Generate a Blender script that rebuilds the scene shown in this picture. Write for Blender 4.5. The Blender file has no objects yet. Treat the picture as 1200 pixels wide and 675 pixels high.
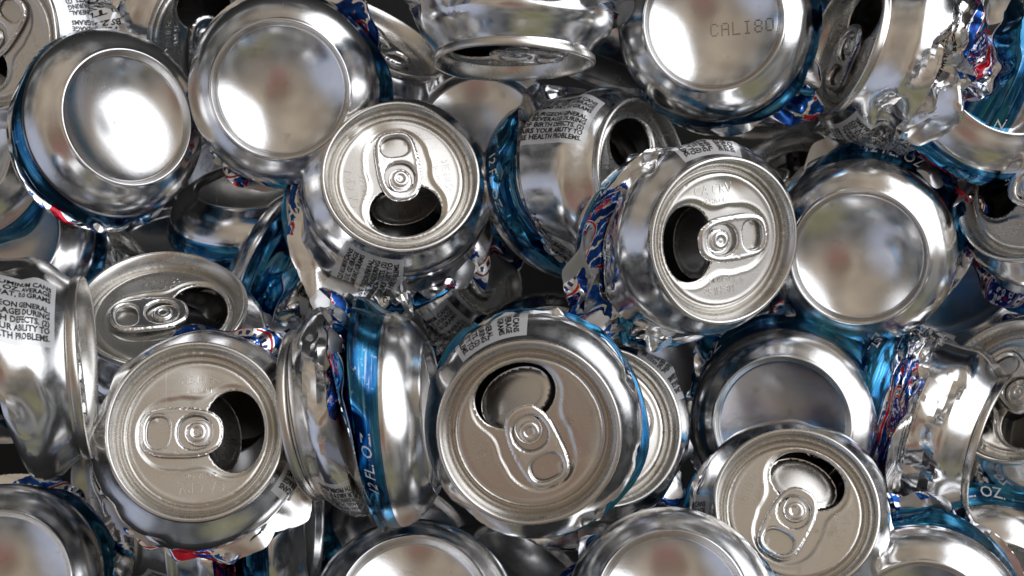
import bpy, math, random
import numpy as np
from mathutils import Vector, Matrix, geometry

# ------------------------------------------------------------------ camera
S = bpy.context.scene
COL = S.collection
PI = math.pi
mm = 0.001
CAM_H = 0.50                       # camera height over the reference level of the heap
FOCAL = 52.5
FPX = FOCAL / 36.0 * 1200.0        # focal length in pixels of a 1200 wide frame

cam_d = bpy.data.cameras.new('camera')
cam_d.lens = FOCAL
cam_d.sensor_width = 36.0
cam_d.clip_start = 0.01
cam_d.clip_end = 100.0
cam_d.dof.use_dof = True
cam_d.dof.focus_distance = 0.475
cam_d.dof.aperture_fstop = 22.0
cam = bpy.data.objects.new('camera', cam_d)
cam.location = (0, 0, CAM_H)
COL.objects.link(cam)
S.camera = cam

# ------------------------------------------------------------------ render settings
S.view_settings.view_transform = 'Standard'
S.view_settings.look = 'None'
S.view_settings.exposure = 0.0
S.view_settings.gamma = 1.0
S.render.engine = 'CYCLES'
S.cycles.use_denoising = True
S.cycles.max_bounces = 10
S.cycles.glossy_bounces = 8
S.cycles.diffuse_bounces = 3
S.cycles.caustics_reflective = True
S.cycles.blur_glossy = 0.4
S.cycles.sample_clamp_indirect = 6.0

# ------------------------------------------------------------------ world: the open shade round the heap
world = bpy.data.worlds.new('World')
S.world = world
world.use_nodes = True
wt = world.node_tree
wt.nodes.clear()
w_out = wt.nodes.new('ShaderNodeOutputWorld')
w_bg = wt.nodes.new('ShaderNodeBackground')
wt.links.new(w_bg.outputs[0], w_out.inputs[0])
w_bg.inputs['Strength'].default_value = 1.0
w_tc = wt.nodes.new('ShaderNodeTexCoord')
w_dir = w_tc.outputs['Generated']


def w_dot(d):
    n = wt.nodes.new('ShaderNodeVectorMath'); n.operation = 'DOT_PRODUCT'
    v = Vector(d).normalized()
    wt.links.new(w_dir, n.inputs[0]); n.inputs[1].default_value = v
    return n.outputs['Value']


def w_range(sock, a, b, lo=0.0, hi=1.0):
    n = wt.nodes.new('ShaderNodeMapRange'); n.interpolation_type = 'SMOOTHSTEP'
    wt.links.new(sock, n.inputs['Value'])
    n.inputs['From Min'].default_value = a; n.inputs['From Max'].default_value = b
    n.inputs['To Min'].default_value = lo; n.inputs['To Max'].default_value = hi
    return n.outputs[0]


def w_mix(fac, a, b):
    n = wt.nodes.new('ShaderNodeMix'); n.data_type = 'RGBA'; n.clamp_result = False
    if isinstance(fac, float): n.inputs[0].default_value = fac
    else: wt.links.new(fac, n.inputs[0])
    for k, s in ((6, a), (7, b)):
        if isinstance(s, tuple): n.inputs[k].default_value = (*s, 1)
        else: wt.links.new(s, n.inputs[k])
    return n.outputs[2]


def w_mul(a, b):
    n = wt.nodes.new('ShaderNodeMath'); n.operation = 'MULTIPLY'
    for k, s in ((0, a), (1, b)):
        if isinstance(s, float): n.inputs[k].default_value = s
        else: wt.links.new(s, n.inputs[k])
    return n.outputs[0]


w_noise = wt.nodes.new('ShaderNodeTexNoise')
w_noise.inputs['Scale'].default_value = 2.4
w_noise.inputs['Detail'].default_value = 3.0
wt.links.new(w_dir, w_noise.inputs['Vector'])
nz = w_range(w_noise.outputs[0], 0.35, 0.65)
w_n2 = wt.nodes.new('ShaderNodeTexNoise')
w_n2.inputs['Scale'].default_value = 5.5; w_n2.inputs['Detail'].default_value = 4.0
wt.links.new(w_dir, w_n2.inputs['Vector'])
nf = w_range(w_n2.outputs[0], 0.42, 0.58)
sky = w_mix(nz, (0.275, 0.228, 0.176), (0.47, 0.395, 0.310))               # warm wall and ceiling overhead
side = w_mix(nf, w_mix(nz, (0.022, 0.022, 0.024), (0.09, 0.088, 0.085)), w_mix(nz, (0.21, 0.213, 0.22), (0.41, 0.41, 0.405)))
sky = w_mix(w_range(w_dot((0.05, 0.25, 1)), 0.35, 0.85), side, sky)        # dimmer surroundings towards the horizon
sky = w_mix(w_mul(w_range(w_dot((0.1, -1.0, 0.25)), 0.25, 0.9), 0.6), sky, (0.075, 0.08, 0.09))   # dim side below the frame
sky = w_mix(w_mul(w_range(w_dot((-0.85, -0.40, 0.42)), 0.80, 0.97), 0.8), sky, (0.50, 0.54, 0.68))   # pale opening on the left
sky = w_mix(w_mul(w_range(w_dot((0.35, -0.95, 0.55)), 0.90, 0.985), 0.45), sky, (0.34, 0.31, 0.14))   # foliage tint
who = w_range(w_dot((-0.02, -0.16, 1.0)), 0.955, 0.992)
sky = w_mix(who, sky, (0.21, 0.145, 0.110))                                              # the person leaning over
sky = w_mix(w_mul(w_range(w_dot((0.02, -0.36, 1.0)), 0.965, 0.995), 0.45), sky, (0.30, 0.13, 0.12))  # a reddish shirt
sky = w_mix(w_range(w_dot((0.78, 0.50, 0.56)), 0.755, 0.835), sky, (2.0, 2.03, 2.12))      # the bright open side
gnd = w_range(w_dot((0, 0, 1)), -0.02, 0.10)
sky = w_mix(gnd, (0.012, 0.012, 0.014), sky)
wt.links.new(sky, w_bg.inputs['Color'])

# soft daylight from the open side
sun_d = bpy.data.lights.new('daylight', 'AREA')
sun_d.shape = 'RECTANGLE'; sun_d.size = 0.9; sun_d.size_y = 0.7
sun_d.energy = 2.2; sun_d.color = (1.0, 0.985, 0.96)
sun_o = bpy.data.objects.new('daylight', sun_d)
sun_o.location = (1.05, 0.75, 1.15)
sun_o.rotation_euler = (Vector((0, 0, 0)) - sun_o.location).to_track_quat('-Z', 'Y').to_euler()
COL.objects.link(sun_o)

# ------------------------------------------------------------------ material helpers


class NT:
    def __init__(self, name):
        self.m = bpy.data.materials.new(name); self.m.use_nodes = True
        self.t = self.m.node_tree; self.t.nodes.clear()
        self.out = self.t.nodes.new('ShaderNodeOutputMaterial')
        self.p = self.t.nodes.new('ShaderNodeBsdfPrincipled')
        self.t.links.new(self.p.outputs[0], self.out.inputs[0])

    def put(self, sock, v):
        if isinstance(v, (int, float)): sock.default_value = v
        elif isinstance(v, tuple): sock.default_value = (*v, 1) if len(sock.default_value) == 4 and len(v) == 3 else v
        else: self.t.links.new(v, sock)

    def node(self, t): return self.t.nodes.new('ShaderNode' + t)

    def math(self, op, a, b=0.0, c=None):
        n = self.node('Math'); n.operation = op
        self.put(n.inputs[0], a); self.put(n.inputs[1], b)
        if c is not None: self.put(n.inputs[2], c)
        return n.outputs[0]

    def mix(self, f, a, b):
        n = self.node('Mix'); n.data_type = 'RGBA'
        self.put(n.inputs[0], f); self.put(n.inputs[6], a); self.put(n.inputs[7], b)
        return n.outputs[2]

    def mixf(self, f, a, b):
        n = self.node('Mix'); n.data_type = 'FLOAT'
        self.put(n.inputs[0], f); self.put(n.inputs[2], a); self.put(n.inputs[3], b)
        return n.outputs[0]

    def noise(self, vec, scale, detail=2.0, rough=0.5):
        n = self.node('TexNoise')
        if vec is not None: self.t.links.new(vec, n.inputs['Vector'])
        n.inputs['Scale'].default_value = scale; n.inputs['Detail'].default_value = detail
        n.inputs['Roughness'].default_value = rough
        return n.outputs[0]

    def rng(self, v, a, b, lo=0.0, hi=1.0):
        n = self.node('MapRange'); self.put(n.inputs[0], v)
        n.inputs[1].default_value = a; n.inputs[2].default_value = b
        n.inputs[3].default_value = lo; n.inputs[4].default_value = hi
        return n.outputs[0]

    def band(self, v, a, b):       # 1 where a < v < b
        return self.math('MULTIPLY', self.math('GREATER_THAN', v, a), self.math('LESS_THAN', v, b))

    def bump(self, h, strength, dist):
        n = self.node('Bump'); n.inputs['Strength'].default_value = strength
        n.inputs['Distance'].default_value = dist
        self.t.links.new(h, n.inputs['Height'])
        self.t.links.new(n.outputs[0], self.p.inputs['Normal'])


def lacquer(a):
    """Dull grey lacquer on the inner side of the sheet."""
    geo = a.node('NewGeometry').outputs['Backfacing']
    q = a.node('BsdfPrincipled')
    q.inputs['Base Color'].default_value = (0.42, 0.42, 0.43, 1)
    q.inputs['Metallic'].default_value = 0.9; q.inputs['Roughness'].default_value = 0.30
    ms = a.node('MixShader')
    a.t.links.new(geo, ms.inputs[0]); a.t.links.new(a.p.outputs[0], ms.inputs[1]); a.t.links.new(q.outputs[0], ms.inputs[2])
    a.t.links.new(ms.outputs[0], a.out.inputs[0])


def bare_metal(name, col, r0, r1, grain, gs):
    a = NT(name)
    tc = a.node('TexCoord').outputs['Object']
    oi = a.node('ObjectInfo').outputs['Random']
    va = a.node('VectorMath'); va.operation = 'ADD'
    a.put(va.inputs[0], tc); a.put(va.inputs[1], oi)
    vec = va.outputs[0]
    big = a.noise(vec, 60, 4, 0.6)
    a.put(a.p.inputs['Base Color'], a.mix(a.rng(big, 0.3, 0.7), col, tuple(c * 0.90 for c in col)))
    a.put(a.p.inputs['Metallic'], 1.0)
    spots = a.noise(vec, 350, 3, 0.7)
    a.put(a.p.inputs['Roughness'], a.math('ADD', a.rng(big, 0.3, 0.75, r0, r1), a.rng(spots, 0.62, 0.75, 0.0, 0.05)))
    lacquer(a)
    mp = a.node('Mapping'); a.t.links.new(vec, mp.inputs[0]); mp.inputs['Scale'].default_value = (60, 2600, 60)
    mp.inputs['Rotation'].default_value = (0, 0, 0.7)
    brushed = a.noise(mp.outputs[0], 1.0, 2)
    mq = a.node('Mapping'); a.t.links.new(vec, mq.inputs[0]); mq.inputs['Scale'].default_value = (1500, 40, 40)
    mq.inputs['Rotation'].default_value = (0, 0, -0.4)
    scratch = a.rng(a.noise(mq.outputs[0], 1.0, 1), 0.70, 0.74)
    stain = a.rng(a.noise(vec, 130, 5, 0.7), 0.60, 0.72)
    base_col = a.p.inputs['Base Color'].links[0].from_socket
    a.put(a.p.inputs['Base Color'], a.mix(a.math('MULTIPLY', stain, 0.5), base_col, (0.42, 0.37, 0.30)))
    rough = a.p.inputs['Roughness'].links[0].from_socket
    a.put(a.p.inputs['Roughness'], a.math('ADD', rough, a.math('ADD', a.math('MULTIPLY', scratch, 0.05), a.math('MULTIPLY', brushed, 0.05))))
    big = a.math('ADD', big, a.math('MULTIPLY', brushed, 0.03))
    g = a.math('ADD', a.noise(vec, gs, 2), a.math('MULTIPLY', big, 6.0))
    a.bump(g, 1.0, grain)
    return a.m


M = {}
M['lid'] = bare_metal('lid_metal', (0.72, 0.70, 0.665), 0.20, 0.30, 0.000006, 1800)
M['tab'] = bare_metal('tab_metal', (0.84, 0.83, 0.82), 0.16, 0.24, 0.000006, 900)
M['base'] = bare_metal('base_metal', (0.80, 0.797, 0.795), 0.13, 0.23, 0.000010, 700)


def ink(name, col, metal, rough):
    a = NT(name)
    n = a.noise(a.node('TexCoord').outputs['Object'], 900, 2)
    a.put(a.p.inputs['Base Color'], a.mix(n, col, tuple(c * 0.8 for c in col)))
    a.put(a.p.inputs['Metallic'], metal); a.put(a.p.inputs['Roughness'], rough)
    return a.m


M['black_ink'] = ink('black_ink', (0.012, 0.012, 0.015), 0.0, 0.35)
M['white_ink'] = ink('white_ink', (0.80, 0.82, 0.86), 0.0, 0.35)
M['code_ink'] = ink('code_ink', (0.22, 0.18, 0.14), 0.0, 0.45)


def printed_wall():
    a = NT('printed_wall')
    uvn = a.node('UVMap'); uvn.uv_map = 'print'
    sp = a.node('SeparateXYZ'); a.t.links.new(uvn.outputs[0], sp.inputs[0])
    u, v = sp.outputs[0], sp.outputs[1]
    uw = a.math('WRAP', u, 103.65, -103.65)                                   # whole circumference, mm
    e = a.math('WRAP', a.math('SUBTRACT', u, 51.8), 51.8, -51.8)             # two emblems round the can
    ev = a.math('SUBTRACT', v, 50.0)
    uv = uvn.outputs[0]
    ns = a.noise(uv, 0.12, 3)
    nf = a.noise(uv, 0.55, 2)
    # stretched streaks of the blue band
    mp = a.node('Mapping'); a.t.links.new(uv, mp.inputs[0]); mp.inputs['Scale'].default_value = (0.05, 0.9, 1)
    mp.inputs['Rotation'].default_value = (0, 0, 0.10)
    st = a.noise(mp.outputs[0], 1.0, 4, 0.6)
    mp2 = a.node('Mapping'); a.t.links.new(uv, mp2.inputs[0]); mp2.inputs['Scale'].default_value = (0.03, 0.30, 1)
    st2 = a.noise(mp2.outputs[0], 1.0, 2, 0.5)
    blue = a.mix(a.rng(st2, 0.35, 0.66), (0.014, 0.085, 0.24), (0.042, 0.26, 0.44))
    blue = a.mix(a.rng(st, 0.56, 0.72), blue, (0.17, 0.50, 0.68))
    silver = (0.78, 0.78, 0.785)
    col = silver
    metal = 1.0

    def over(mask, c, mt):
        nonlocal col, metal
        col = a.mix(mask, col, c); metal = a.mixf(mask, metal, mt)
    # printed patch round the emblem: navy ground, pale strokes, red bits
    ae = a.math('ABSOLUTE', e)
    rad = a.math('ADD', a.math('MULTIPLY', a.math('MULTIPLY', e, e), 1 / 650.0), a.math('MULTIPLY', a.math('MULTIPLY', ev, ev), 1 / 330.0))
    rag = a.math('ADD', rad, a.rng(a.noise(uv, 0.22, 3, 0.6), 0.3, 0.7, -0.45, 0.45))
    lim = a.math('LESS_THAN', rag, 1.0)
    nq = a.noise(uv, 0.20, 3, 0.6)
    over(lim, a.mix(a.rng(nq, 0.40, 0.60), (0.008, 0.028, 0.16), (0.012, 0.11, 0.42)), 0.85)
    ph = a.math('SINE', a.math('ADD', a.math('MULTIPLY', a.math('ADD', ev, a.math('MULTIPLY', e, 0.35)), 1.15), a.math('MULTIPLY', ns, 16.0)))
    over(a.math('MULTIPLY', lim, a.math('GREATER_THAN', ph, 0.80)), (0.78, 0.79, 0.80), 1.0)
    over(a.math('MULTIPLY', lim, a.band(nq, 0.585, 0.60)), (0.78, 0.79, 0.80), 1.0)
    over(a.math('MULTIPLY', lim, a.math('GREATER_THAN', nq, 0.60)), (0.42, 0.012, 0.035), 0.5)
    # lines of small print above it
    sm = a.math('MULTIPLY', a.band(a.math('WRAP', v, 2.6, 0.0), 0.7, 1.9), a.math('GREATER_THAN', a.noise(uv, 1.1, 1), 0.46))
    over(a.math('MULTIPLY', sm, a.math('MULTIPLY', a.band(v, 75.0, 84.0), a.band(e, -16.0, 16.0))), (0.02, 0.02, 0.03), 0.2)
    # round emblem
    r = a.math('MULTIPLY', a.math('SQRT', a.math('ADD', a.math('MULTIPLY', e, e), a.math('MULTIPLY', ev, ev))), 1.45)
    over(a.math('LESS_THAN', r, 15.4), (0.78, 0.79, 0.80), 1.0)
    over(a.band(r, 14.2, 15.0), (0.42, 0.012, 0.03), 0.4)
    ang = a.math('ARCTAN2', ev, e)
    tick = a.math('GREATER_THAN', a.math('SINE', a.math('MULTIPLY', ang, 26.0)), a.math('ADD', a.rng(nf, 0.3, 0.7, -0.6, 0.6), 0.0))
    over(a.math('MULTIPLY', a.band(r, 11.3, 13.2), tick), (0.02, 0.03, 0.14), 0.3)
    over(a.band(r, 9.6, 10.4), (0.42, 0.012, 0.03), 0.4)
    over(a.math('LESS_THAN', r, 9.2), (0.012, 0.05, 0.30), 0.7)
    over(a.math('MULTIPLY', a.math('LESS_THAN', r, 8.6), a.band(nf, 0.56, 0.66)), (0.75, 0.78, 0.82), 0.3)
    over(a.math('MULTIPLY', a.math('LESS_THAN', r, 8.6), a.math('LESS_THAN', nf, 0.36)), (0.45, 0.015, 0.04), 0.4)
    # red ribbon crossing below the emblem
    rb = a.math('ADD', a.math('ADD', ev, a.math('MULTIPLY', e, 0.28)), 14.0)
    rbm = a.math('MULTIPLY', a.band(rb, -1.9, 1.9), a.math('LESS_THAN', ae, 13.0))
    over(a.math('MULTIPLY', a.band(rb, -2.6, 2.6), a.math('LESS_THAN', ae, 14.0)), (0.78, 0.79, 0.80), 1.0)
    over(rbm, (0.50, 0.012, 0.035), 0.5)
    # white text panel
    pan = a.math('MULTIPLY', a.math('LESS_THAN', a.math('ABSOLUTE', uw), 12.3), a.band(v, 52.0, 104.0))
    over(pan, (0.72, 0.73, 0.74), 0.35)
    # blue band next to the base
    bb = a.math('MULTIPLY', a.band(v, 1.0, 27.0), 1.0)
    wear = a.rng(a.noise(a.node('TexCoord').outputs['Object'], 420, 5, 0.75), 0.60, 0.68)
    streak = a.rng(st, 0.30, 0.42, 0.55, 0.0)
    blue = a.mix(a.math('MAXIMUM', a.math('MULTIPLY', wear, 0.65), streak), blue, (0.50, 0.58, 0.64))
    over(bb, blue, 1.0)
    over(a.band(v, 27.0, 28.0), (0.01, 0.02, 0.12), 0.6)
    over(a.band(v, 28.0, 28.7), (0.75, 0.77, 0.80), 0.4)
    a.put(a.p.inputs['Base Color'], col)
    a.put(a.p.inputs['Metallic'], metal)
    sc = a.noise(a.node('TexCoord').outputs['Object'], 300, 3, 0.7)
    a.put(a.p.inputs['Roughness'], a.rng(sc, 0.35, 0.75, 0.13, 0.25))
    lacquer(a)
    a.bump(a.noise(a.node('TexCoord').outputs['Object'], 160, 3), 0.6, 0.00006)
    return a.m


M['wall'] = printed_wall()
gm = NT('gap_shade_ground')
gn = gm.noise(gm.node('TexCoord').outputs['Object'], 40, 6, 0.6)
gm.put(gm.p.inputs['Base Color'], gm.mix(gn, (0.003, 0.003, 0.004), (0.010, 0.010, 0.010)))  # near-black tone puts the shade of the gaps into the ground colour
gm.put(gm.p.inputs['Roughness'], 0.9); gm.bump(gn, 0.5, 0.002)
M['ground'] = gm.m

# ------------------------------------------------------------------ geometry helpers


def link(name, me, parent=None, mat=None, loc=None):
    o = bpy.data.objects.new(name, me); COL.objects.link(o)
    if parent is not None: o.parent = parent
    if mat is not None and len(me.materials) == 0: me.materials.append(M[mat])
    if loc is not None: o.matrix_local = loc
    return o


def mesh(name, verts, faces, smooth=True):
    me = bpy.data.meshes.new(name)
    me.from_pydata([tuple(map(float, p)) for p in verts], [], faces)
    if smooth: me.polygons.foreach_set('use_smooth', [True] * len(me.polygons))
    me.update()
    return me


def smooth_profile(pts, per=4):
    """Catmull-Rom through (r, z) points."""
    out = []
    P = [pts[0]] + list(pts) + [pts[-1]]
    for i in range(1, len(P) - 2):
        p0, p1, p2, p3 = (np.array(P[j], float) for j in (i - 1, i, i + 1, i + 2))
        for k in range(per):
            t = k / per
            out.append(0.5 * ((2 * p1) + (-p0 + p2) * t + (2 * p0 - 5 * p1 + 4 * p2 - p3) * t * t + (-p0 + 3 * p1 - 3 * p2 + p3) * t ** 3))
    out.append(np.array(pts[-1], float))
    return np.array(out)


def lathe(name, prof, n=112, warp=None, up=False):
    verts, faces, rows = [], [], []
    for r, z in prof:
        if r < 1e-4:
            rows.append([len(verts)]); verts.append((0, 0, z * mm)); continue
        row = []
        for j in range(n):
            a = 2 * PI * j / n
            x, y, zz = r * math.cos(a), r * math.sin(a), z
            if warp: x, y, zz = warp(x, y, zz)
            row.append(len(verts)); verts.append((x * mm, y * mm, zz * mm))
        rows.append(row)
    for A, B in zip(rows[:-1], rows[1:]):
        for j in range(n):
            k = (j + 1) % n
            if len(A) == 1: faces.append((A[0], B[k], B[j]))
            elif len(B) == 1: faces.append((A[j], A[k], B[0]))
            else: faces.append((A[j], A[k], B[k], B[j]))
    if up: faces = [f[::-1] for f in faces]
    return mesh(name, verts, faces)


def plate(name, outlines, holes, hfun, spacing, skirt=None):
    """Flat sheet of metal from closed 2D outlines (mm) minus holes, raised by hfun, with rolled-down edges."""
    pts, edges = [], []
    loops = []
    for lp in outlines + holes:
        s = len(pts); pts += [Vector(p) for p in lp]
        edges += [(s + i, s + (i + 1) % len(lp)) for i in range(len(lp))]
        loops.append((s, len(lp)))
    O = np.array(outlines[0])
    x0, y0 = O.min(0); x1, y1 = O.max(0)
    rng = random.Random(3)
    allb = np.array([tuple(p) for p in pts])

    def inside(lp, x, y):
        c = False; j = len(lp) - 1
        for i in range(len(lp)):
            xi, yi = lp[i]; xj, yj = lp[j]
            if (yi > y) != (yj > y) and x < (xj - xi) * (y - yi) / (yj - yi) + xi: c = not c
            j = i
        return c
    ny = int((y1 - y0) / (spacing * 0.87)) + 1
    for iy in range(ny):
        y = y0 + iy * spacing * 0.87
        x = x0 + (spacing / 2 if iy % 2 else 0)
        while x < x1:
            if inside(outlines[0], x, y) and not any(inside(h, x, y) for h in holes):
                if ((allb - (x, y)) ** 2).sum(1).min() > (spacing * 0.55) ** 2:
                    pts.append(Vector((x, y)))
            x += spacing
    v2, _, f2, ov, _, _ = geometry.delaunay_2d_cdt(pts, edges, [], 0, 1e-5)
    faces = []
    for f in f2:
        cx = sum(v2[i].x for i in f) / 3; cy = sum(v2[i].y for i in f) / 3
        if inside(outlines[0], cx, cy) and not any(inside(h, cx, cy) for h in holes): faces.append(tuple(f))
    V = [(p.x * mm, p.y * mm, hfun(p.x, p.y) * mm) for p in v2]
    if skirt:
        first = {}
        for i, o in enumerate(ov):
            for q in o: first.setdefault(q, i)
        for s, n in loops:
            if skirt.get(s == 0) is None: continue
            d = skirt[s == 0]
            ids = [first[s + i] for i in range(n)]
            b = len(V)
            V += [(V[i][0], V[i][1], V[i][2] - d * mm) for i in ids]
            for i in range(n):
                k = (i + 1) % n
                faces.append((ids[i], ids[k], b + k, b + i))
    return mesh(name, V, faces)


def ell(cx, cy, ax, ay, n=64, p=2.0):
    o = []
    for i in range(n):
        a = 2 * PI * i / n; c, s = math.cos(a), math.sin(a)
        o.append((cx + ax * math.copysign(abs(c) ** (2 / p), c), cy + ay * math.copysign(abs(s) ** (2 / p), s)))
    return o


def smin(a, b, k):
    h = max(k - abs(a - b), 0) / k
    return min(a, b) - h * h * k * 0.25


def seg_sdf(x, y, x0, x1, r0, r1):
    t = min(max((x - x0) / (x1 - x0), 0), 1)
    return math.hypot(x - (x0 + (x1 - x0) * t), y) - (r0 + (r1 - r0) * t)


def g(x, s): return math.exp(-(x / s) ** 2)


# ---- lid: double seam, chuck wall, countersink, panel with the pouring hole
PANEL = -4.2


def key_sdf(x, y):      # debossed keyhole round tab and hole
    d1 = (math.hypot((x - 10.2) / 10.8, y / 13.8) - 1) * 11.5
    d2 = seg_sdf(x, y, -7.4, -4.5, 10.6, 11.0)
    return smin(d1, d2, 5.0)


def panel_h(x, y):
    rr = math.hypot(x, y)
    d = key_sdf(x, y)
    h = PANEL - 0.42 / (1 + math.exp(d / 0.16)) + 0.10 * g(d - 0.5, 0.45)
    h += 0.16 * g(rr - 20.6, 0.45)
    if rr > 21.3: h -= 0.7 * ((rr - 21.3) / 0.7) ** 2
    h += 0.18 * g(math.hypot(x + 13.0, y) - 4.6, 0.5) * (1 if x < -12 else 0)       # finger well
    return h


MOUTH = ell(11.2, 0, 9.1, 12.3, 72, 2.1)
panel_me = plate('lid_panel', [ell(0, 0, 22.0, 22.0, 168)], [MOUTH], panel_h, 0.62, {False: 0.9})
ring_prof = smooth_profile([(22.0, PANEL - 0.7), (22.2, PANEL - 1.5), (22.6, PANEL - 2.0), (23.0, PANEL - 1.9), (23.3, PANEL - 1.2),
                            (24.1, -3.0), (25.0, -1.2), (25.6, -0.35), (25.95, -0.03), (26.5, -0.02), (26.95, -0.35), (27.1, -1.3), (26.9, -2.5), (26.3, -2.9)], 3)
ring_me = lathe('lid_ring', ring_prof, 128, up=True)


def join_mesh(name, parts):
    V, F = [], []
    for me in parts:
        b = len(V)
        V += [tuple(v.co) for v in me.vertices]
        F += [tuple(b + i for i in p.vertices) for p in me.polygons]
    return mesh(name, V, F)


lid_me = join_mesh('lid', [panel_me, ring_me])


def lid_warp(seed):
    rnd = random.Random(seed)
    A, p2, B, p3 = rnd.uniform(0.2, 0.75), rnd.uniform(0, 6), rnd.uniform(0.0, 0.35), rnd.uniform(0, 6)
    a, dr_, dd = rnd.uniform(0, 6), rnd.uniform(15, 19), rnd.uniform(0.2, 0.9)
    dx, dy = dr_ * math.cos(a), dr_ * math.sin(a)
    ra, rdp = rnd.uniform(0, 6), rnd.uniform(0.3, 1.1)

    def f(x, y, z):
        r = math.hypot(x, y); t = math.atan2(y, x)
        z2 = z + (r / 27) ** 2 * (A * math.sin(2 * t + p2) + B * math.sin(3 * t + p3)) - dd * g(math.hypot(x - dx, y - dy), 4.5)
        q = max(0, (r - 23) / 4) * rdp * g((t - ra + PI) % (2 * PI) - PI, 0.28)     # knock in the rim
        k = 1 - q / max(r, 1)
        return x * k, y * k, z2 - 0.5 * q
    return f


def warped(me, f):
    m2 = me.copy()
    for v in m2.vertices:
        x, y, z = (c / mm for c in v.co)
        v.co = Vector(f(x, y, z)) * mm
    m2.update()
    return m2


WARPS = [lid_warp(s) for s in range(40, 46)]
LIDS = [warped(lid_me, f) for f in WARPS]

# ---- tab
TAB_OUT = []
for i in range(96):
    a = 2 * PI * i / 96
    c, s = math.cos(a), math.sin(a)
    n = 3.3 if c < 0 else 2.7
    x = -4.4 + 12.4 * math.copysign(abs(c) ** (2 / n), c)
    y = 7.45 * math.copysign(abs(s) ** (2 / n), s)
    if x > 0: y *= 1 - 0.03 * x / 8
    TAB_OUT.append((x, y))
H1 = ell(-11.4, 0, 3.5, 4.8, 44, 2.4)
H2 = ell(-0.5, 0, 5.0, 5.0, 52, 2.2)
_o, _h1, _h2 = (np.array(q) for q in (TAB_OUT, H1, H2))


def tab_h(x, y):
    do = math.sqrt(((_o - (x, y)) ** 2).sum(1).min())
    d1 = math.sqrt(((_h1 - (x, y)) ** 2).sum(1).min())
    d2 = math.sqrt(((_h2 - (x, y)) ** 2).sum(1).min())
    d = min(do / 1.25, d1 / 0.8, d2 / 0.8, 1.0)
    h = 1.0 * math.sqrt(max(0, 1 - (1 - d) ** 2))
    if do > 1.25: h -= 0.10 * min(1, (do - 1.25) / 0.6)
    return h


tab_me = plate('tab', [TAB_OUT], [H1, H2], tab_h, 0.5, {True: 0.5, False: 0.35})


def tongue_h(x, y): return 0.10 + 0.18 * g(math.hypot(x, y) - 3.1, 0.4)


tongue_me = plate('rivet_plate', [ell(0.8, 0, 4.5, 4.0, 48)], [], tongue_h, 0.6, {True: 0.5})
riv_me = lathe('rivet_button', smooth_profile([(0, 0.75), (1.2, 0.72), (1.7, 1.0), (2.5, 0.95), (2.95, 0.6), (3.0, 0.1)], 3), 40, up=True)
rivet_me = join_mesh('rivet', [tongue_me, riv_me])


def flap_h(x, y): return -0.035 * (y * y) * 0.3 + 0.25 * g(math.hypot((x - 11.3) / 8.4, y / 11.6) - 0.86, 0.05)


flap_me = plate('torn_flap', [ell(11.3, 0, 8.5, 11.8, 56, 2.1)], [], flap_h, 0.9, {True: 0.25})
fv = [(v.co.x - 3.4 * mm, v.co.y, v.co.z) for v in flap_me.vertices]
flap_me = mesh('torn_flap', fv, [tuple(p.vertices) for p in flap_me.polygons])

# ---- base: domed bottom, stand bead, chime
dome = [(22.0 * math.sin(t * 0.68) / math.sin(0.68), 3.2 + 35.0 * (math.cos(t * 0.68) - math.cos(0.68)) * 0.84) for t in np.linspace(0, 1, 26)]
bead = smooth_profile([(22.0, 3.2), (22.4, 1.9), (22.75, 0.8), (23.3, 0.08), (23.9, 0.22), (24.5, 0.75), (25.6, 1.5), (27.3, 2.6), (29.2, 4.1),
                       (30.9, 6.0), (32.1, 8.0), (32.8, 9.6), (33.0, 10.6)], 4)
base_prof = [tuple(p) for p in dome] + [tuple(p) for p in bead[1:]]


def base_variant(seed):
    rnd = random.Random(seed)
    dents = [(rnd.uniform(4, 18), rnd.uniform(0, 2 * PI), rnd.uniform(3, 7), rnd.uniform(-0.5, 0.25)) for _ in range(4)]
    ph = rnd.uniform(0, 6)

    def warp(x, y, z):
        r = math.hypot(x, y); a = math.atan2(y, x)
        k = max(0, 1 - (r / 22) ** 2)
        for q, b, s, d in dents:
            z += k * d * math.exp(-((x - q * math.cos(b)) ** 2 + (y - q * math.sin(b)) ** 2) / (s * s))
        if r > 25: 
            f = min(1, (r - 25) / 4) * max(0, 1 - (r - 31) / 2 if r > 31 else 1)
            z += f * 0.10 * math.sin(3 * a + ph)
        return x, y, z
    return lathe('base', base_prof, 128, warp)


BASES = [base_variant(s) for s in range(6)]

# ---- lettering (flat, in mm) --------------------------------------------------------------


def text_flat(body, size, offset=0.0, sx=1.0, align='LEFT'):
    cu = bpy.data.curves.new('lettering', 'FONT')
    cu.body = body; cu.size = size; cu.offset = offset; cu.align_x = align; cu.resolution_u = 2
    o = bpy.data.objects.new('lettering', cu); COL.objects.link(o)
    dg = bpy.context.evaluated_depsgraph_get()
    me = bpy.data.meshes.new_from_object(o.evaluated_get(dg))
    V = np.array([(v.co.x * sx, v.co.y) for v in me.vertices]) if len(me.vertices) else np.zeros((0, 2))
    F = [tuple(p.vertices) for p in me.polygons]
    bpy.data.objects.remove(o); bpy.data.curves.remove(cu); bpy.data.meshes.remove(me)
    return V, F


def pack(items):
    V, F, b = [], [], 0
    for v, f in items:
        V.append(v); F += [tuple(i + b for i in q) for q in f]; b += len(v)
    return np.concatenate(V), F


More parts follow.
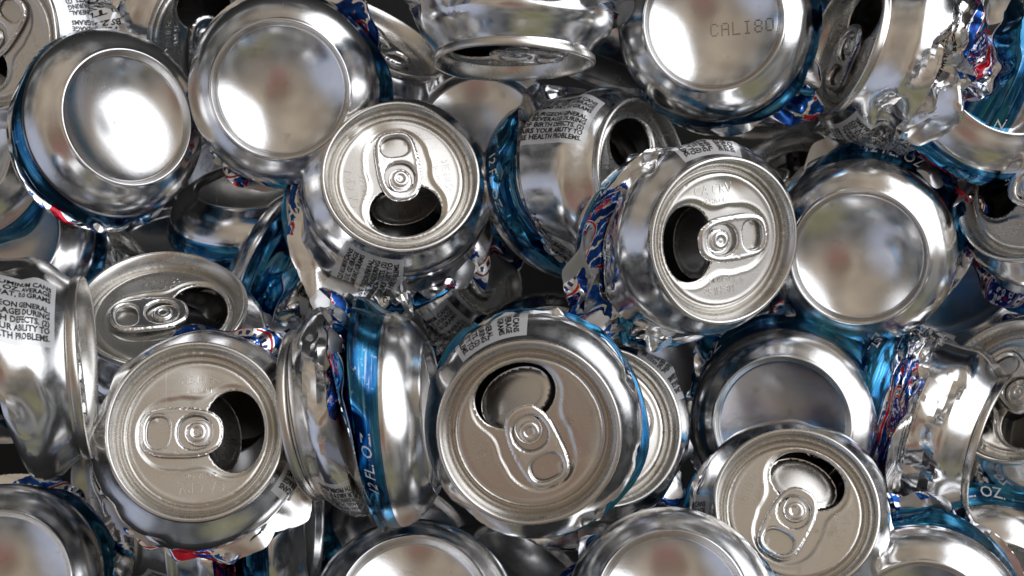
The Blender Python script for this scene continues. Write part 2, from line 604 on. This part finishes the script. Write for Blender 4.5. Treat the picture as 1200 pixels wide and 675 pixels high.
# warning block: lines run along the can towards the lid, stacked along +u
LINES = ['PLEASE RECYCLE ALUMINUM CANS', 'ANALYSIS PER 12 FL. OZ., AVERAGE', 'CARBS 2.7 GRAMS FAT, 0.0 GRAMS', None,
         'WARNING: (1) ACCORDING TO THE SURGEON GENERAL,', 'WOMEN SHOULD NOT DRINK BEVERAGES DURING', 'PREGNANCY BECAUSE OF BIRTH DEFECTS. (2)',
         'CONSUMPTION IMPAIRS YOUR ABILITY TO', 'OPERATE MACHINERY, MAY CAUSE HEALTH PROBLEMS.']
items, uu = [], -9.6
for ln in LINES:
    if ln is None: uu += 1.5; continue
    V, F = text_flat(ln, 2.65, 0.075, 0.84, 'RIGHT')
    # text x -> +v (towards lid), text y -> -u
    items.append((np.stack([uu - V[:, 1] + 1.7, 102.6 + V[:, 0]], 1), F)); uu += 2.42
WARN = pack(items)
V, F = text_flat('12 FL. OZ.', 5.6, 0.03, 0.85, 'CENTER')
VOLS = [pack([(np.stack([V[:, 0] + o_, V[:, 1] + 4.6], 1), F)]) for o_ in (22.0, 125.65)]
V, F = text_flat('2002 CAN CODE', 2.4, 0.05, 0.9, 'CENTER')
V2, F2 = text_flat('5c', 3.4, 0.05, 0.9, 'CENTER')
V, F = text_flat('BORN ON DATE 0502', 2.3, 0.05, 0.9, 'CENTER')
CODE = pack([(np.stack([V[:, 0] - 45.0, V[:, 1] + 84.0], 1), F)])

EMB = []
for body, ang, size in (('ME-HI 5c', 90, 3.6), ('CA CRV', -90, 4.6)):
    cur = []
    V, F = text_flat(body, size, 0.02, 0.85, 'CENTER')
    V2, F2 = text_flat('IA-NY-VT', 2.3, 0.02, 0.85, 'CENTER') if ang > 0 else text_flat('CT-MA-OR', 2.3, 0.02, 0.85, 'CENTER')
    for VV, FF, rr in ((V, F, 15.6), (V2, F2, 12.6)):
        if ang > 0: P = np.stack([VV[:, 0] + 1.0, VV[:, 1] + rr - 0.6], 1)
        else: P = np.stack([-VV[:, 0] + 1.0, -VV[:, 1] - rr + 0.6], 1)
        cur.append((P, FF))
    EMB.append(pack(cur))


def emboss_mesh(EV, EF):
    n = len(EV)
    top = [(x * mm, y * mm, (panel_h(x, y) + 0.17) * mm) for x, y in EV]
    low_ = [(x * mm, y * mm, (panel_h(x, y) - 0.10) * mm) for x, y in EV]
    F = list(EF)
    cnt = {}
    for f in EF:
        for i in range(len(f)):
            a, b = f[i], f[(i + 1) % len(f)]
            cnt[(a, b)] = 1
    for (a, b) in list(cnt):
        if (b, a) not in cnt: F.append((b, a, a + n, b + n))
    return mesh('embossed_lettering', top + low_, F, False)


EMBOSS = [[warped(emboss_mesh(*q), f) for q in EMB] for f in WARPS]

# ---- crumpled wall -------------------------------------------------------------------------
NTH = 192
CIRC = 207.3


def tri_field(vals, off, s, th, C, warp):
    """Piecewise linear field on a diamond lattice: flat facets between sharp creases."""
    K = vals.shape[0] - 1
    x = (th / (2 * PI) * C + warp) % C
    q = np.clip(s * K, 0, K - 1e-6); k = np.floor(q).astype(int); f = q - k
    ok = np.where(k % 2 == 1, 0.5, 0.0) + off
    y = x - ok
    i = np.floor(y - 0.5 * f)
    t = y - i
    up = t <= 1 - 0.5 * f
    odd = (k % 2 == 1).astype(int)
    i = i.astype(int)
    k1 = k + 1
    A0 = vals[k, i % C]; A1 = vals[k, (i + 1) % C]
    Bj = (i + odd) % C; Bj1 = (i + 1 + odd) % C
    B0 = vals[k1, Bj]; B1 = vals[k1, Bj1]
    wA1 = t - 0.5 * f
    v_up = f * B0 + wA1 * A1 + (1 - f - wA1) * A0
    wr = (t - 1 + 0.5 * f)
    v_dn = (1 - f) * A1 + wr * B1 + (f - wr) * B0
    return np.where(up, v_up, v_dn)


def blur(P, n, amt=0.5):
    for _ in range(n):
        Q = P.copy()
        Q += amt * 0.5 * ((np.roll(P, 1, 1) + np.roll(P, -1, 1)) * 0.5 - P)
        R = Q.copy()
        R[1:-1] += amt * 0.5 * ((Q[:-2] + Q[2:]) * 0.5 - Q[1:-1])
        P = R
    return P


def make_wall(seed, H, Ml, depth=1.0, K=6, C=11, flare=3.0, dents=3, fth=0.0, lfl=0.0, top=7.0):
    rs = np.random.RandomState(seed)
    z0, z1 = 18.6, H - 10.0 - top; vt = 95.0 - top
    rows = [(0.0, 33.0, 10.4, 0, 0), (1.3, 33.15, 11.4, 0, 0.05), (2.6, 33.4, 12.5, 0, 0.15), (4.0, 33.75, 13.6, 0, 0.35), (5.6, 34.1, 14.9, 0, 0.5), (7.4, 34.4, 16.3, 0, 0.65), (9.0, 34.55, 17.6, 0, 0.85)]
    nf = 72
    for i in range(nf):
        s = i / (nf - 1)
        rows.append((10.4 + (vt - 10.4) * s, 34.6 - 1.6 * min(1, s * 2), z0 + (z1 - z0) * s, 1, 1))
    for k in range(1, int(top / 2.3)): rows.append((vt + 2.3 * k, 33.05, H - 10.0 - top + 2.3 * k * (top - 2.8) / (top - 0.1), 2, 1))
    for v, r, z in ((95.5, 33.0, -12.8), (97, 32.5, -11.4), (98.4, 31.75, -10.2), (100, 30.8, -8.9), (101.8, 29.6, -7.6),
                    (103.6, 28.3, -6.2), (105, 27.25, -5.0), (106, 26.5, -4.0), (106.8, 26.1, -3.3), (107.4, 26.05, -2.5)):
        rows.append((v, r, H + z, 2, max(0.0, min(1, (104 - v) / 9))))
    n = len(rows)
    th = np.arange(NTH) / NTH * 2 * PI
    TH, RW = np.meshgrid(th, np.arange(n))
    v = np.array([q[0] for q in rows]); r = np.array([q[1] for q in rows]); z = np.array([q[2] for q in rows]); w = np.array([q[4] for q in rows])
    R = np.repeat(r[:, None], NTH, 1); Z = np.repeat(z[:, None], NTH, 1)
    fold = np.array([q[3] == 1 for q in rows])
    s = np.clip((v - 10.4) / (vt - 10.4), 0, 1)
    SS = np.repeat(s[:, None], NTH, 1)
    TH0, SS0 = TH, SS
    ev_ = np.clip(np.minimum(SS, 1 - SS) * 5, 0, 1)
    SS = np.clip(SS + ev_ * (0.085 * np.sin(TH + rs.uniform(0, 6)) + 0.05 * np.sin(3 * TH + rs.uniform(0, 6)) + 0.03 * np.sin(5 * TH + rs.uniform(0, 6))), 0, 1)
    warp = 0.5 * np.sin(TH * 2 + rs.uniform(0, 6)) + 0.35 * np.sin(TH * 3 + rs.uniform(0, 6)) + 0.4 * np.sin(SS * 7 + rs.uniform(0, 6))
    # large folds
    dr = np.zeros((K + 1, C)); dz = np.zeros((K + 1, C))
    lop = rs.uniform(0, 2 * PI)
    for k in range(1, K):
        ca = (np.arange(C) + 0.5 * (k % 2)) / C * 2 * PI
        a = (0.72 + 0.28 * np.cos(ca - lop)) * depth
        if k % 2: dr[k] = a * (-10 + rs.uniform(-4, 4, C))
        else: dr[k] = rs.uniform(-2.0, flare, C) + flare * 0.75 * np.maximum(0, rs.normal(0, 1, C)) + lfl * np.clip(np.cos(ca - fth) * 1.3, 0, 1) * rs.choice([-0.65, 0.0, 0.4, 0.9], C)
        dz[k] = rs.uniform(-1, 1, C) * (1.0 + 0.07 * (z1 - z0)) * 1.4 + 2.0 * depth * np.sin(ca * rs.randint(1, 3) + rs.uniform(0, 6)) * math.sin(PI * k / K)
    dz += 1.6 * rs.normal(0, 1, dz.shape) * np.clip(np.cos(np.arange(C) / C * 2 * PI - fth), 0, 1)[None, :] * min(1.0, lfl / 8) * (np.arange(K + 1) % K > 0)[:, None]
    # small crinkles
    K2, C2 = 16, 37
    fr = rs.normal(0, 1.25, (K2 + 1, C2)); fz = rs.normal(0, 0.9, (K2 + 1, C2))
    fr[[0, -1]] = 0; fz[[0, -1]] = 0
    env = np.clip(np.minimum(SS, 1 - SS) * 9, 0, 1)
    amp = np.clip(0.45 + 0.7 * np.sin(TH * 2 + rs.uniform(0, 6)) + 0.4 * np.sin(TH + SS * 5 + rs.uniform(0, 6)), 0.1, 1.25)
    amp = amp * (1 + 1.5 * np.clip(np.cos(TH - fth), 0, 1) * min(1.0, lfl / 8))
    DR = tri_field(dr, 0.0, SS, TH, C, warp) + env * amp * tri_field(fr, 0.0, SS, TH, C2, warp * 2)
    DZ = tri_field(dz, 0.0, SS, TH, C, warp) + env * amp * tri_field(fz, 0.0, SS, TH, C2, warp * 2)
    D = np.stack([DR, DZ], -1)
    D = blur(D, 1, 0.6)
    R = R + D[..., 0] * w[:, None]; Z = Z + D[..., 1] * w[:, None]
    Zc = np.clip(Z, 12.0, H - 9.0); Z = np.where(fold[:, None], Zc, Z)
    # dents on the shoulder and the straight strip below it
    for q in range(dents):
        a, vv, wd, wv, dp = rs.uniform(0, 2 * PI), rs.uniform(vt - 4, 98), rs.uniform(0.16, 0.55), rs.uniform(5, 12), rs.uniform(1.5, 5.0)
        if rs.rand() < 0.25: dp *= -0.45
        sl = rs.uniform(-0.05, 0.05)
        da = (TH - a + PI) % (2 * PI) - PI + sl * (v[:, None] - vv)
        tent = np.maximum(0, 1 - np.abs(da) / wd - np.abs(v[:, None] - vv) / wv)
        R -= np.minimum(1, w)[:, None] * dp * blur(tent[..., None], 1, 0.6)[..., 0]
    for q in range(9):
        a, vv, wd, wv, dp = rs.uniform(0, 2 * PI), rs.uniform(5, 14), rs.uniform(0.10, 0.35), rs.uniform(4, 8), rs.uniform(0.8, 3.4)
        da = (TH - a + PI) % (2 * PI) - PI + rs.uniform(-0.04, 0.04) * (v[:, None] - vv)
        tent = np.maximum(0, 1 - np.abs(da) / wd - np.abs(v[:, None] - vv) / wv)
        R -= np.clip((v - 1) / 4, 0, 1)[:, None] * dp * blur(tent[..., None], 1, 0.6)[..., 0]
    R *= 1 + (0.035 * np.clip(np.minimum(v - 2, 100 - v) / 12, 0, 1))[:, None] * np.cos(2 * TH + rs.uniform(0, 6))
    fl = np.clip((v - 1) / 7, 0, 1)[:, None] * np.clip((24 - v) / 10, 0, 1)[:, None]
    R += fl * (0.9 * np.sin(2 * TH + rs.uniform(0, 6)) + 0.6 * np.sin(5 * TH + rs.uniform(0, 6)) + lfl * 0.15 * np.cos(TH - fth))
    R = np.maximum(R, 6)
    X, Y = R * np.cos(TH), R * np.sin(TH)
    P = np.stack([X, Y, Z], -1)
    # lid end leans and shifts against the base
    Mn = np.array(Ml)
    ZL = P.copy(); ZL[..., 2] -= H
    PL = ZL @ Mn[:3, :3].T + Mn[:3, 3] * 1000
    t = np.clip((z - 12.0) / max(1e-3, (H - 14.5 - 12.0)), 0, 1); t = (t * t * (3 - 2 * t))[:, None, None]
    P = P * (1 - t) + PL * t
    return P, v


def wall_object(P, v, uoff, root):
    n = len(v)
    idx = np.arange(n * NTH).reshape(n, NTH)
    j1 = (np.arange(NTH) + 1) % NTH
    a, b = idx[:-1], idx[:-1][:, j1]
    c, d = idx[1:][:, j1], idx[1:]
    F = np.stack([a, b, c, d], -1).reshape(-1, 4)
    me = bpy.data.meshes.new('wall')
    me.from_pydata((P.reshape(-1, 3) * mm).tolist(), [], F.tolist())
    me.polygons.foreach_set('use_smooth', [True] * len(me.polygons))
    uvl = me.uv_layers.new(name='print')
    J = np.arange(NTH)
    U = np.zeros((n - 1, NTH, 4, 2))
    ul = J / NTH * CIRC + uoff; ur = (J + 1) / NTH * CIRC + uoff
    U[:, :, 0, 0] = ul; U[:, :, 1, 0] = ur; U[:, :, 2, 0] = ur; U[:, :, 3, 0] = ul
    U[:, :, 0, 1] = v[:-1, None]; U[:, :, 1, 1] = v[:-1, None]; U[:, :, 2, 1] = v[1:, None]; U[:, :, 3, 1] = v[1:, None]
    uvl.data.foreach_set('uv', U.reshape(-1))
    me.update()
    me.set_sharp_from_angle(angle=math.radians(24))
    return link('wall', me, root, 'wall')


def decal(name, flat, P, v, uoff, parent, mat, lift=0.13):
    V, F = flat
    # normals of the grid
    dth = np.roll(P, -1, 1) - np.roll(P, 1, 1)
    dv = np.gradient(P, axis=0)
    N = np.cross(dth, dv); N /= np.linalg.norm(N, axis=-1, keepdims=True) + 1e-9
    x = ((V[:, 0] - uoff) / CIRC * NTH) % NTH
    j = np.floor(x).astype(int) % NTH; fx = (x - np.floor(x))[:, None]; j1 = (j + 1) % NTH
    i = np.clip(np.searchsorted(v, V[:, 1]) - 1, 0, len(v) - 2)
    fy = ((V[:, 1] - v[i]) / (v[i + 1] - v[i]))[:, None]

    def bil(A): return (A[i, j] * (1 - fx) + A[i, j1] * fx) * (1 - fy) + (A[i + 1, j] * (1 - fx) + A[i + 1, j1] * fx) * fy
    nn = bil(N); nn /= np.linalg.norm(nn, axis=-1, keepdims=True) + 1e-9
    Q = bil(P) + nn * lift
    return link(name, mesh(name, Q * mm, F, False), parent, mat)


DOTS = {'C': ('01110', '10001', '10000', '10000', '10000', '10001', '01110'), 'A': ('01110', '10001', '10001', '11111', '10001', '10001', '10001'),
        'L': ('10000', '10000', '10000', '10000', '10000', '10000', '11111'), 'I': ('01110', '00100', '00100', '00100', '00100', '00100', '01110'),
        '8': ('01110', '10001', '10001', '01110', '10001', '10001', '01110'), '0': ('01110', '10001', '10001', '10001', '10001', '10001', '01110')}


def pix(x, y, dist):
    """Point on the ray through pixel (x, y) of the 1200 x 675 frame, dist metres below the camera."""
    return Vector(((x - 600) / FPX * dist, -(y - 337.5) / FPX * dist, CAM_H - dist))


CANS = []
GROUP = 'crushed aluminium cans heaped in a pile'


def can(face, cx, cy, scale, d, tilt, label, mouth=0.0, print_at=(0, 270), H=43, seed=1, skew=None, depth=1.0, K=6, C=13, flare=4.0, flap=75, tab_turn=0, code=None, dents=10, warn=True, lean=None, top=7.0, hinge=None):
    """face L: the lid shows, B: the base shows; (cx, cy) pixel of the face centre, scale px per mm there,
    d the way the face leans and tilt how far, both seen from the camera."""
    rnd = random.Random(seed)
    dist = FPX / scale * mm
    c = pix(cx, cy, dist)
    view = (Vector((0, 0, CAM_H)) - c).normalized()
    ex = (Vector((1, 0, 0)) - view * view.x).normalized(); ey = view.cross(ex)

    def img(a, t):
        a, t = math.radians(a), math.radians(t)
        return view * math.cos(t) + (ex * math.cos(a) + ey * math.sin(a)) * math.sin(t)
    n = img(d, tilt)
    zl = n if face == 'L' else -n
    m = img(mouth, 90); xl = (m - zl * m.dot(zl)).normalized(); yl = zl.cross(xl)
    Fr = Matrix((xl, yl, zl)).transposed().to_4x4(); Fr.translation = c
    ldir, lsh, lfl = lean if lean else (d + 180, 4.0, 8.0)
    q = img(ldir, 90)
    bx, by = q.dot(xl), q.dot(yl)
    bl = math.hypot(bx, by) + 1e-6; bx, by = bx / bl, by / bl
    fth = math.atan2(by, bx)
    R = Matrix.Rotation(math.radians(rnd.uniform(2, 9)), 4, Vector((math.cos(rnd.uniform(0, 6.28)), math.sin(rnd.uniform(0, 6.28)), 0)).normalized())
    if hinge:                           # lid folded towards the base on that side
        hq = img(hinge[0], 90); hx, hy = hq.dot(xl), hq.dot(yl)
        R = Matrix.Rotation(math.radians(hinge[1]), 4, Vector((-hy, hx, 0)).normalized()) @ R
    if face == 'L': Ml = R @ Matrix.Translation((-bx * lsh * mm, -by * lsh * mm, H * mm))
    else: Ml = Matrix.Translation((bx * lsh * mm, by * lsh * mm, H * mm)) @ R
    root = bpy.data.objects.new('crushed_can', None); COL.objects.link(root)
    root.empty_display_size = 0.01
    W = Fr @ Ml.inverted() if face == 'L' else Fr
    root.matrix_world = W
    root['label'] = label; root['category'] = 'can'; root['group'] = GROUP
    # which way the print faces
    uc, pa = print_at
    if isinstance(pa, tuple):          # turned about the can's axis from the side facing the camera
        w = Matrix.Rotation(math.radians(pa[1]), 3, zl) @ view
    else: w = img(pa, 90)
    R3 = W.to_3x3()
    lx, ly = w.dot(R3.col[0]), w.dot(R3.col[1])
    uoff = uc - (math.atan2(ly, lx) / (2 * PI)) * CIRC
    P, v = make_wall(seed * 17 + 5, H, Ml, depth, K, C, flare, dents, fth, lfl, top)
    wall = wall_object(P, v, uoff, root)
    if warn: decal('warning_text', WARN, P, v, uoff, wall, 'black_ink')
    for q in VOLS: decal('volume_text', q, P, v, uoff, wall, 'white_ink')
    decal('date_code', CODE, P, v, uoff, wall, 'black_ink')
    b = link('base', BASES[seed % len(BASES)], root, 'base')
    if code:
        body, up, dx, dy = code
        dv, df = [], []
        for ci, chh in enumerate(body):
            for ri, bits in enumerate(DOTS[chh]):
                for bi, bt in enumerate(bits):
                    if bt == '1':
                        k = len(dv); x0 = (ci - len(body) / 2) * 3.7 + bi * 0.56; y0 = (3 - ri) * 0.66
                        dv += [(x0 + 0.26 * math.cos(q * PI / 3), y0 + 0.26 * math.sin(q * PI / 3)) for q in range(6)]
                        df.append(tuple(range(k, k + 6)))
        V, F = np.array(dv), df
        rr = np.array([p[0] for p in dome]); zz = np.array([p[1] for p in dome])
        U3 = img(up, 90); ux, uy = U3.dot(xl), U3.dot(yl)
        R3_ = img(up - 90, 90); rx, ry = R3_.dot(xl), R3_.dot(yl)
        QX = rx * (V[:, 0] + dx) + ux * (V[:, 1] + dy); QY = ry * (V[:, 0] + dx) + uy * (V[:, 1] + dy)
        Zc = np.interp(np.hypot(QX, QY), rr, zz) - 0.25
        link('stamped_code', mesh('stamped_code', np.stack([QX, QY, Zc], 1) * mm, F, False), b, 'code_ink')
    oval = rnd.uniform(-0.018, 0.018)
    Lm = Ml @ Matrix.Diagonal((1 + oval, 1 - oval, 1, 1))
    lid = link('lid', LIDS[seed % len(LIDS)], root, 'lid', Lm)
    lift = Matrix.Rotation(math.radians(rnd.uniform(0.5, 4.5)), 4, 'Y')
    link('tab', tab_me, lid, 'tab', Matrix.Rotation(math.radians(tab_turn), 4, 'Z') @ Matrix.Translation((0, 0, (PANEL + 0.75) * mm)) @ lift)
    link('rivet', rivet_me, lid, 'tab', Matrix.Rotation(math.radians(tab_turn), 4, 'Z') @ Matrix.Translation((0, 0, (PANEL + 0.25) * mm)))
    link('torn_flap', flap_me, lid, 'lid', Matrix.Translation((3.4 * mm, 1.0 * mm, (PANEL - 1.1) * mm)) @ Matrix.Rotation(math.radians(flap), 4, 'Y') @ Matrix.Rotation(math.radians(rnd.uniform(-14, 14)), 4, 'X'))
    for q in EMBOSS[seed % len(LIDS)]: link('embossed_lettering', q, lid, 'lid')
    CANS.append(root)
    return root


# ------------------------------------------------------------------ the ground under the heap
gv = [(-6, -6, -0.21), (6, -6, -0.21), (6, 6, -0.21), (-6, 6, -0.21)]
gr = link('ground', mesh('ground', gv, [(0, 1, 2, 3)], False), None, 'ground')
gr['kind'] = 'structure'

# ------------------------------------------------------------------ the cans
#   face cx   cy   scale dir tilt
can('L', 470, 206, 3.44, 75, 17, 'open can with lid up and tab pointing up, black warning text under its rim', mouth=278, print_at=(0, 250), seed=1, H=48, lean=(238, 9, 11), flap=56, top=15, C=15)
can('L', 850, 283, 3.62, -12, 28, 'open can with bright silver lid leaning right, tab right and dark mouth left', mouth=184, print_at=(0, 97), seed=2, H=46, flap=70, tab_turn=2, dents=12, lean=(200, 7, 7), top=13, K=4, C=9, depth=0.8)
can('L', 619, 508, 4.06, 235, 10, 'largest open can, nearest the camera, its mouth upper left and tab lower right', mouth=112, print_at=(0, 113), seed=3, H=42, flap=24, tab_turn=4, lean=(150, 1, 0), flare=0.5)
can('L', 229, 504, 3.95, 120, 13, 'open can with tan lid on the lower left, tab pointing left and mouth right', mouth=2, print_at=(0, -18), seed=4, H=42, flap=58, tab_turn=-3, lean=(-5, 5, 6))
can('L', 190, 358, 3.6, 98, 46, 'steeply tilted open can wedged above the tan lidded can, tab lying left', mouth=8, print_at=(52, 10), seed=5, H=42, flap=95)
can('L', 932, 597, 3.6, 70, 9, 'open can with yellowish lid at lower right, its tab pointing down and mouth at top', mouth=66, print_at=(0, 190), seed=6, H=42, flap=22, tab_turn=-5, lean=(-120, 3, 0), flare=1)
can('B', 151, 137, 3.42, 22, 27, 'upturned can tilted to the right in the upper left with an oval shining dome', print_at=(52, 250), seed=7, H=41, lean=(240, 2, 1), flare=1.2)
can('B', 328, 105, 3.44, 180, 7, 'upturned can with its round mirror dome facing straight up, left of the centre top', print_at=(52, 40), seed=8, H=44)
can('B', 836, 24, 3.48, 100, 8, 'large upturned can at the top with a dotted code stamped on its gold dome', print_at=(52, -15), seed=9, H=44, code=('CALI80', 94, 10, -2), lean=(-25, 5, 12), C=15)
can('B', 1006, 302, 3.38, 245, 11, 'upturned can at right with a pinkish blurred reflection in its dome', print_at=(52, 20), seed=10, H=42, lean=(60, 5, 8))
can('B', 916, 497, 3.38, 215, 5, 'upturned grey domed can half covered by the yellowish open lid', print_at=(52, 95), seed=11, H=44, lean=(92, 8, 14), C=17)
can('B', 787, 710, 3.8, 80, 8, 'upturned can cut by the bottom edge, middle right, with red glow in its dome', print_at=(52, 130), seed=12, H=42)
can('B', 485, 712, 3.8, 90, 18, 'upturned can cut by the bottom edge, middle left, bright white dome top', print_at=(52, 40), seed=13, H=42)
can('B', -2, 682, 3.5, 190, 10, 'upturned can with a grey dome in the bottom left corner', print_at=(52, 60), seed=14, H=42)
can('B', 1082, 742, 3.6, 270, 16, 'upturned can on the bottom edge at right with a blue ring round its chime', print_at=(52, 110), seed=15, H=42)
can('B', 1165, 712, 3.4, 280, 22, 'upturned can half hidden in the bottom right corner, white letters on its blue edge', print_at=(20, 100), seed=16, H=42)
can('L', 104, 430, 4.0, 4, 84, 'can lying on its side at the left edge, white text panel beside its rim', mouth=90, print_at=(0, ('V', -45)), seed=17, H=46, depth=0.9, lean=(270, 0, 4), top=10, K=4, hinge=(270, 35))
can('B', 508, 488, 3.8, 4, 82, 'can lying on its side between two open cans, white volume lettering on its blue band', mouth=90, print_at=(22, ('V', -25)), seed=18, H=41, lean=(90, 3, 6), hinge=(270, 8), dents=12)
can('L', 757, 205, 3.38, 8, 55, 'can leaning right behind the silver lid with blue band left and text on top', mouth=100, print_at=(0, ('V', -52)), seed=19, H=50, top=15, K=4, C=9, lean=(280, 4, 6), dents=12, hinge=(280, 10))
can('L', 602, 76, 3.5, 270, 77, 'can tipped forward near the top with only the shadowed lid and tab edge showing', mouth=150, print_at=(52, 60), seed=20, H=37, dents=4)
can('L', 247, 45, 3.1, -20, 38, 'shaded open can at the top behind the round dome, its tab standing dark', mouth=95, print_at=(0, 130), seed=21, H=48)
can('B', 562, 150, 3.2, 100, 26, 'upturned can with dull grey dome lying behind the open can with upright tab', print_at=(52, 270), seed=22, H=46)
can('L', 708, 500, 3.5, 20, 12, 'can hidden behind the largest open can, only a rim and text strip showing', mouth=200, print_at=(0, 40), seed=23, H=42)
can('B', 648, 432, 3.3, 80, 18, 'dark domed upturned can behind the top of the largest open can', print_at=(52, 100), seed=24, H=42)
can('L', 1165, 524, 3.28, -18, 80, 'side-lying can at right with a red and blue printed fold on its left', mouth=90, print_at=(52, ('V', 0)), seed=25, H=56, depth=0.25, K=3, C=7, flare=3, top=12)
can('L', 1190, 456, 3.34, 135, 28, 'shaded open can at the right edge with a bronze lid and tab', mouth=-60, print_at=(0, 200), seed=26, H=42)
can('L', 1200, 215, 3.46, 150, 34, 'small grey open can at the right edge with a dark mouth', mouth=165, print_at=(52, 240), seed=27, H=50, lean=(245, 7, 8))
can('L', 985, 50, 3.35, 160, 66, 'half crushed can at upper right with a tall silver wall and shadowed sideways lid', mouth=70, print_at=(0, 300), seed=28, H=66, depth=1.2, K=3, C=6, flare=7, top=12, dents=14)
can('B', 1176, 84, 3.42, 45, 42, 'upturned can at the right top with a bright curved chime above its blue band', print_at=(52, 240), seed=29, H=48)
can('L', 1258, 52, 3.36, 20, 60, 'crumpled silver can with printed folds in the upper right corner', mouth=200, print_at=(52, ('V', -10)), seed=30, H=44)
can('L', -14, 42, 3.3, 165, 32, 'open can cut by the top left corner, dark lid and tab', mouth=230, print_at=(0, 12), seed=31, H=50)
can('B', -62, 172, 3.24, 160, 24, 'upturned can cut by the left edge with a tan dome below the corner can', print_at=(52, 20), seed=32, H=44)
can('B', -4, 275, 3.2, 140, 28, 'dark upturned can low at the left edge under the tan domed one', print_at=(22, 300), seed=33, H=42, lean=(180, 1, 0), flare=1)
can('L', 92, 322, 3.1, 90, 35, 'deep lying can with a dark oval rim behind the steeply tilted lid', mouth=90, print_at=(52, 270), seed=34, H=46)
can('B', 300, 215, 3.1, 95, 68, 'can on its side under the upright tab can, plain silver chime above a blue band', mouth=0, print_at=(22, ('V', 0)), seed=35, H=56, depth=0.6)
can('L', 470, 385, 3.1, -25, 80, 'can on its side below the upright tab can, blue band crossing its creased wall', mouth=90, print_at=(22, ('V', 40)), seed=36, H=62, depth=0.6)
can('B', 370, 612, 3.3, 0, 82, 'plain silver can on its side beneath the tan lidded can', mouth=90, print_at=(-45, ('V', 0)), seed=37, H=50)
can('L', 445, 40, 3.15, 60, 70, 'crumpled can tucked behind the right side of the round mirror dome, at the top', mouth=90, print_at=(22, ('V', 0)), seed=38, H=46)
can('L', 900, 205, 3.0, 120, 60, 'dim crumpled can in the gap between the silver lid and pinkish dome', mouth=90, print_at=(0, ('V', 0)), seed=40, H=46)
can('B', 1228, 528, 3.4, 185, 48, 'silver can end cut by the right edge above the bottom corner', mouth=90, print_at=(52, 180), seed=41, H=46)
can('L', 120, 600, 3.05, 200, 70, 'dark can deep between the tan lidded can and bottom left dome', mouth=90, print_at=(52, ('V', 0)), seed=42, H=50)
can('B', 700, 85, 3.0, 250, 75, 'dim tan can end deep in the gap left of the stamped gold dome', mouth=0, print_at=(52, 90), seed=43, H=50)
can('L', 560, 300, 2.95, 30, 60, 'dim can deep in the gap right of the upright tab can', mouth=90, print_at=(22, 270), seed=44, H=50)
can('B', 785, 425, 2.95, 200, 60, 'dim can deep in the gap under the bright silver lid', mouth=90, print_at=(52, 90), seed=45, H=50)
can('L', 1050, 180, 2.95, 60, 60, 'dim blue can deep behind the pinkish dome', mouth=90, print_at=(22, 240), seed=46, H=50)
can('B', 620, 660, 3.1, 60, 60, 'dim can lying deep between the two bottom middle domes', mouth=90, print_at=(52, 90), seed=47, H=50)
can('L', 262, 225, 2.85, 200, 40, 'dim open can deep in the dark gap below the round mirror dome', mouth=40, print_at=(52, 90), seed=48, H=48)
can('B', 1125, 335, 2.9, 120, 45, 'dim can deep between the pinkish dome and bronze lid', mouth=90, print_at=(52, ('V', 0)), seed=50, H=52)
can('B', 490, 610, 2.85, 60, 55, 'dim can deep between the volume lettering can and largest open can', mouth=90, print_at=(52, ('V', 0)), seed=53, H=52)
can('L', 890, 130, 2.85, 270, 60, 'dim can deep right below the stamped gold dome', mouth=90, print_at=(22, ('V', 0)), seed=54, H=52)
can('B', 205, 270, 2.95, 100, 65, 'dim can with blue band deep between the oval dome and steeply tilted lid', mouth=90, print_at=(22, ('V', 0)), seed=57, H=50)
